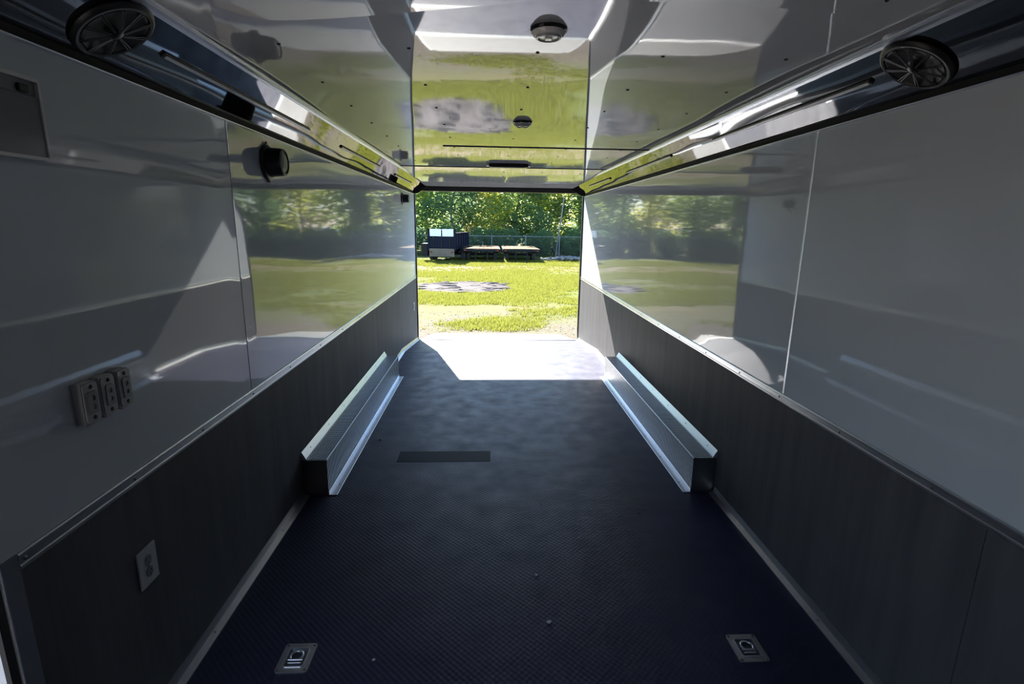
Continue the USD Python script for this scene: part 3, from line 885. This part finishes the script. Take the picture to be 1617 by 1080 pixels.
# chain-link fence
FY = 35.0
fence = thing('chain_link_fence', 'low grey chain-link fence along the edge of the trees', 'fence', (0, FY, -.53))
for k in range(16):
    x = -15.6 + k * 2.23
    obj('post', join(cyl((x, 0, -.05), (x, 0, 1.36), .034, 8), cyl((x, 0, 1.36), (x, 0, 1.40), .042, 8, .015)), fence_mat, fence)
obj('top_rail', cyl((-15.6, 0, 1.30), (-15.6 + 15 * 2.23, 0, 1.30), .026, 8), fence_mat, fence)
wires = []
for k in range(-8, 224):
    x = -15.6 + k * .15
    for s in (-1, 1):
        a, b = (x, x + 1.2 * s)
        if -15.6 <= min(a, b) and max(a, b) <= 17.85:
            wires.append(cyl((a, .03 * s * .3, .05), (b, .03 * s * .3, 1.27), .0035, 3))
obj('mesh_wire', join(wires), fence_mat, fence, kind='stuff')

# pale rubble heap
rub = []
for k in range(90):
    a, b = mr.normal(0, .75), mr.normal(0, .35)
    c = trimesh.creation.icosphere(1, 1.0)
    c.vertices *= np.array([mr.uniform(.08, .2), mr.uniform(.08, .18), mr.uniform(.05, .11)])
    c.vertices += .05 * (mr.random(c.vertices.shape) - .5)
    c.apply_translation((4.6 + a * 1.0, 31.6 + b, float(ground_z(4.6, 31.6)) + .05 + .12 * math.exp(-a * a)))
    rub.append(c)
tag(obj('rubble_heap', join(rub), stone_mat, smooth=30), 'low heap of pale rubble at the right edge of the field', 'rubble', kind='stuff')


# ------------------------------------------------------------------ trees
def leaves(centres, size, r, flat=.5):
    n = len(centres)
    d = r.normal(size=(n, 3)); d[:, 2] *= flat; d /= np.linalg.norm(d, axis=1, keepdims=True)
    e = np.cross(d, r.normal(size=(n, 3))); e /= np.linalg.norm(e, axis=1, keepdims=True)
    s = size * r.uniform(.6, 1.4, n)[:, None]
    nrm = np.cross(d, e)
    v = np.stack([centres - d * s, centres + e * s * .42 + nrm * s * .12, centres + d * s, centres - e * s * .42 + nrm * s * .12], 1)
    f = np.arange(n)[:, None, None] * 4 + np.array([[0, 1, 2], [0, 2, 3]])[None]
    return trimesh.Trimesh(v.reshape(-1, 3), f.reshape(-1, 3), process=False)


def tree_parts(seed, h, spread, low, n, size):
    r = np.random.default_rng(seed)
    pts = [np.array([0, 0, -.1])]
    for k in range(6):
        pts.append(pts[-1] + np.array([r.normal(0, .12), r.normal(0, .12), h * .15]))
    pts = np.array(pts)
    wood = [tube(pts, np.linspace(.16, .05, len(pts)) * h / 8, 8)]
    blobs = []
    for k in range(16):
        t = r.uniform(.12, 1.0)
        base = np.array([np.interp(t * h * .9, pts[:, 2], pts[:, j]) for j in range(3)])
        a = r.uniform(0, 6.28)
        reach = spread * r.uniform(.35, 1.0) * (1 - .55 * max(0, t - .5) * 2)
        tip = base + np.array([math.cos(a) * reach, math.sin(a) * reach, reach * .35])
        wood.append(cyl(base, tip, .05 * h / 8, 6, .015))
        blobs.append((tip, r.uniform(.55, 1.1) * spread * .5))
    for k in range(9):
        z = low * h + (1 - low) * h * (k + .5) / 9
        blobs.append((np.array([r.normal(0, spread * .3), r.normal(0, spread * .3), z]), spread * r.uniform(.35, .6)))
    wt = np.array([b[1] ** 2 for b in blobs]); wt /= wt.sum()
    which = r.choice(len(blobs), n, p=wt)
    c = np.array([blobs[i][0] for i in which]); rad = np.array([blobs[i][1] for i in which])
    q = r.normal(size=(n, 3)); q /= np.linalg.norm(q, axis=1, keepdims=True)
    q *= (r.uniform(.25, 1.0, n) ** .5)[:, None]
    c = c + q * rad[:, None] * np.array([1, 1, .85])
    c = c[c[:, 2] > .15]
    return join(wood), leaves(c, size, r)


kinds = [('broadleaf_tree', 'fresh green broadleaf tree', 0), ('evergreen_tree', 'dark green dense tree', 1), ('pale_tree', 'yellow-green sunlit tree', 2), ('bare_tree', 'sparse olive tree', 3)]
protos = {}
tr = np.random.default_rng(17)


def plant(kind, variant, x, y, scale, label, group):
    name, _, mi = kinds[kind]
    z = float(ground_z(x, y)) - .05
    key = (kind, variant)
    if key not in protos:
        h = (6.6, 6.0, 6.4, 7.0)[kind]
        wood, lf = tree_parts(100 + kind * 10 + variant, h, (2.6, 2.2, 2.4, 2.0)[kind], .06, (3800, 4400, 3500, 2200)[kind], (.17, .14, .17, .15)[kind])
        p = protos[key] = thing(name, label, 'tree', (x, y, z), group=group)
        obj('trunk', wood, bark_mat, p, smooth=40)
        obj('foliage', lf, leaf_mats[mi], p, kind='stuff')
        return p
    return copy_of(protos[key], name, (x, y, z), float(tr.uniform(0, 360)), label, group)


row = [(-3.0, 40.0, 1, 0, 'dark green dense tree rising directly behind the dump trailer'), (-4.9, 41.5, 0, 0, 'fresh green broadleaf tree at the left jamb of the opening'), (-1.2, 41.2, 3, 0, 'sparse olive tree with pale stems above the gap between dump trailer and flatbeds'),
       (.2, 42.0, 2, 0, 'yellow-green tree above the left flatbed trailer'), (1.9, 40.2, 0, 1, 'fresh green broadleaf tree above the right flatbed trailer'), (3.4, 39.8, 1, 1, 'dark green dense tree behind the fence right of the flatbeds'), (4.9, 41.4, 2, 1, 'yellow-green tree behind the pale leaning sapling'),
       (6.6, 40.0, 1, 0, 'dark green dense tree at the right jamb of the opening'), (8.4, 41.5, 0, 0, None), (-7.4, 40.5, 1, 1, None), (-10, 42, 2, 0, None), (-13, 40, 0, 1, None), (-16.5, 41, 1, 0, None), (-20, 39, 3, 0, None), (-24, 41, 0, 0, None),
       (11.4, 40, 2, 1, None), (14.5, 41, 1, 1, None), (18, 40, 0, 1, None), (22, 41, 2, 0, None), (26, 40, 1, 0, None)]
for x, y, k, v, lab in row:
    plant(k, v, x, y, 1, lab or kinds[k][1] + ' in the tree line, outside the opening', 'trees along the field edge' if lab else 'outer ' + kinds[k][0] + 's')
for i in range(17):
    x, y = -34 + i * 4.3 + tr.uniform(-1, 1), tr.uniform(46, 51)
    k = (0, 1, 2, 0, 1, 3)[i % 6]
    lab = {7: 'fresh green broadleaf tree far back, over the dump trailer', 8: 'dark green dense tree far back, over the left flatbed trailer', 9: 'yellow-green tree far back, over the rubble heap'}.get(i)
    if i in (7, 8, 9):
        k = (0, 1, 2)[i - 7]
    plant(k, i % 2, x, y, 1, lab or kinds[k][1] + ' far back in the tree line, outside the opening', 'far trees over the trailers' if lab else 'far outer ' + kinds[k][0] + 's')
for i in range(8):
    s = -1 if i % 2 else 1
    x, y = s * (31 + (i // 2) * 4 + tr.uniform(-1, 1)), 39 - (i // 2) * 5 + tr.uniform(-1, 1)
    k = (1, 0, 2, 1)[i // 2]
    plant(k, 0, x, y, 1, kinds[k][1] + ' at the far side of the field', 'side ' + kinds[k][0] + 's')

# undergrowth along the fence
br = np.random.default_rng(23)


def bush_mesh(seed, n):
    r = np.random.default_rng(seed)
    c = []
    for k in range(7):
        b = np.array([r.normal(0, .8), r.normal(0, .4), r.uniform(.4, 1.4)])
        q = r.normal(size=(n // 7, 3)); q /= np.linalg.norm(q, axis=1, keepdims=True)
        c.append(b + q * (r.uniform(.2, 1, n // 7) ** .5)[:, None] * r.uniform(.5, .85))
    c = np.concatenate(c)
    c = c[c[:, 2] > .03]
    stems = [cyl((r.normal(0, .1), r.normal(0, .1), -.05), (r.normal(0, .7), r.normal(0, .35), r.uniform(.7, 1.5)), .022, 5, .008) for k in range(9)]
    return join(stems), leaves(c, .085, r)


bproto = None
for i in range(15):
    x, y = -15 + i * 2.15 + br.uniform(-.4, .4), br.uniform(36.2, 37.2)
    z = float(ground_z(x, y)) - .03
    near = {5: 'dark shrub behind the fence at the left of the dump trailer', 6: 'dark shrub behind the fence, hidden low behind the dump trailer', 7: 'dark shrub behind the fence between dump trailer and left flatbed', 8: 'dark shrub behind the fence, above the deck of the right flatbed', 9: 'dark shrub behind the fence right of the flatbeds, over the rubble'}
    lab, grp = near.get(i, 'dark shrub behind the outer stretch of the fence'), 'undergrowth shrubs' if i in near else 'outer undergrowth shrubs'
    if bproto is None:
        bproto = thing('shrub', lab, 'shrub', (x, y, z), group=grp)
        st, lf = bush_mesh(3, 5200)
        obj('stems', st, bark_mat, bproto)
        obj('foliage', lf, leaf_mats[1], bproto, kind='stuff')
    else:
        copy_of(bproto, 'shrub', (x, y, z), float(br.uniform(-25, 25)), lab, grp)
# the pale leaning stem by the fence
lt = thing('leaning_sapling', 'thin pale leaning sapling near the right end of the fence', 'tree', (4.35, 35.8, float(ground_z(4.35, 35.8))))
obj('stem', tube(np.array([[0, 0, -.05], [.12, 0, 1.2], [.3, .05, 2.4], [.42, 0, 3.7], [.5, 0, 5.0]]), np.array([.05, .045, .04, .032, .02]), 8), stone_mat, lt, smooth=True)
lr = np.random.default_rng(31)
obj('foliage', leaves(np.array([.45, 0, 4.8]) + lr.normal(0, .5, (500, 3)), .1, lr), leaf_mats[2], lt, kind='stuff')
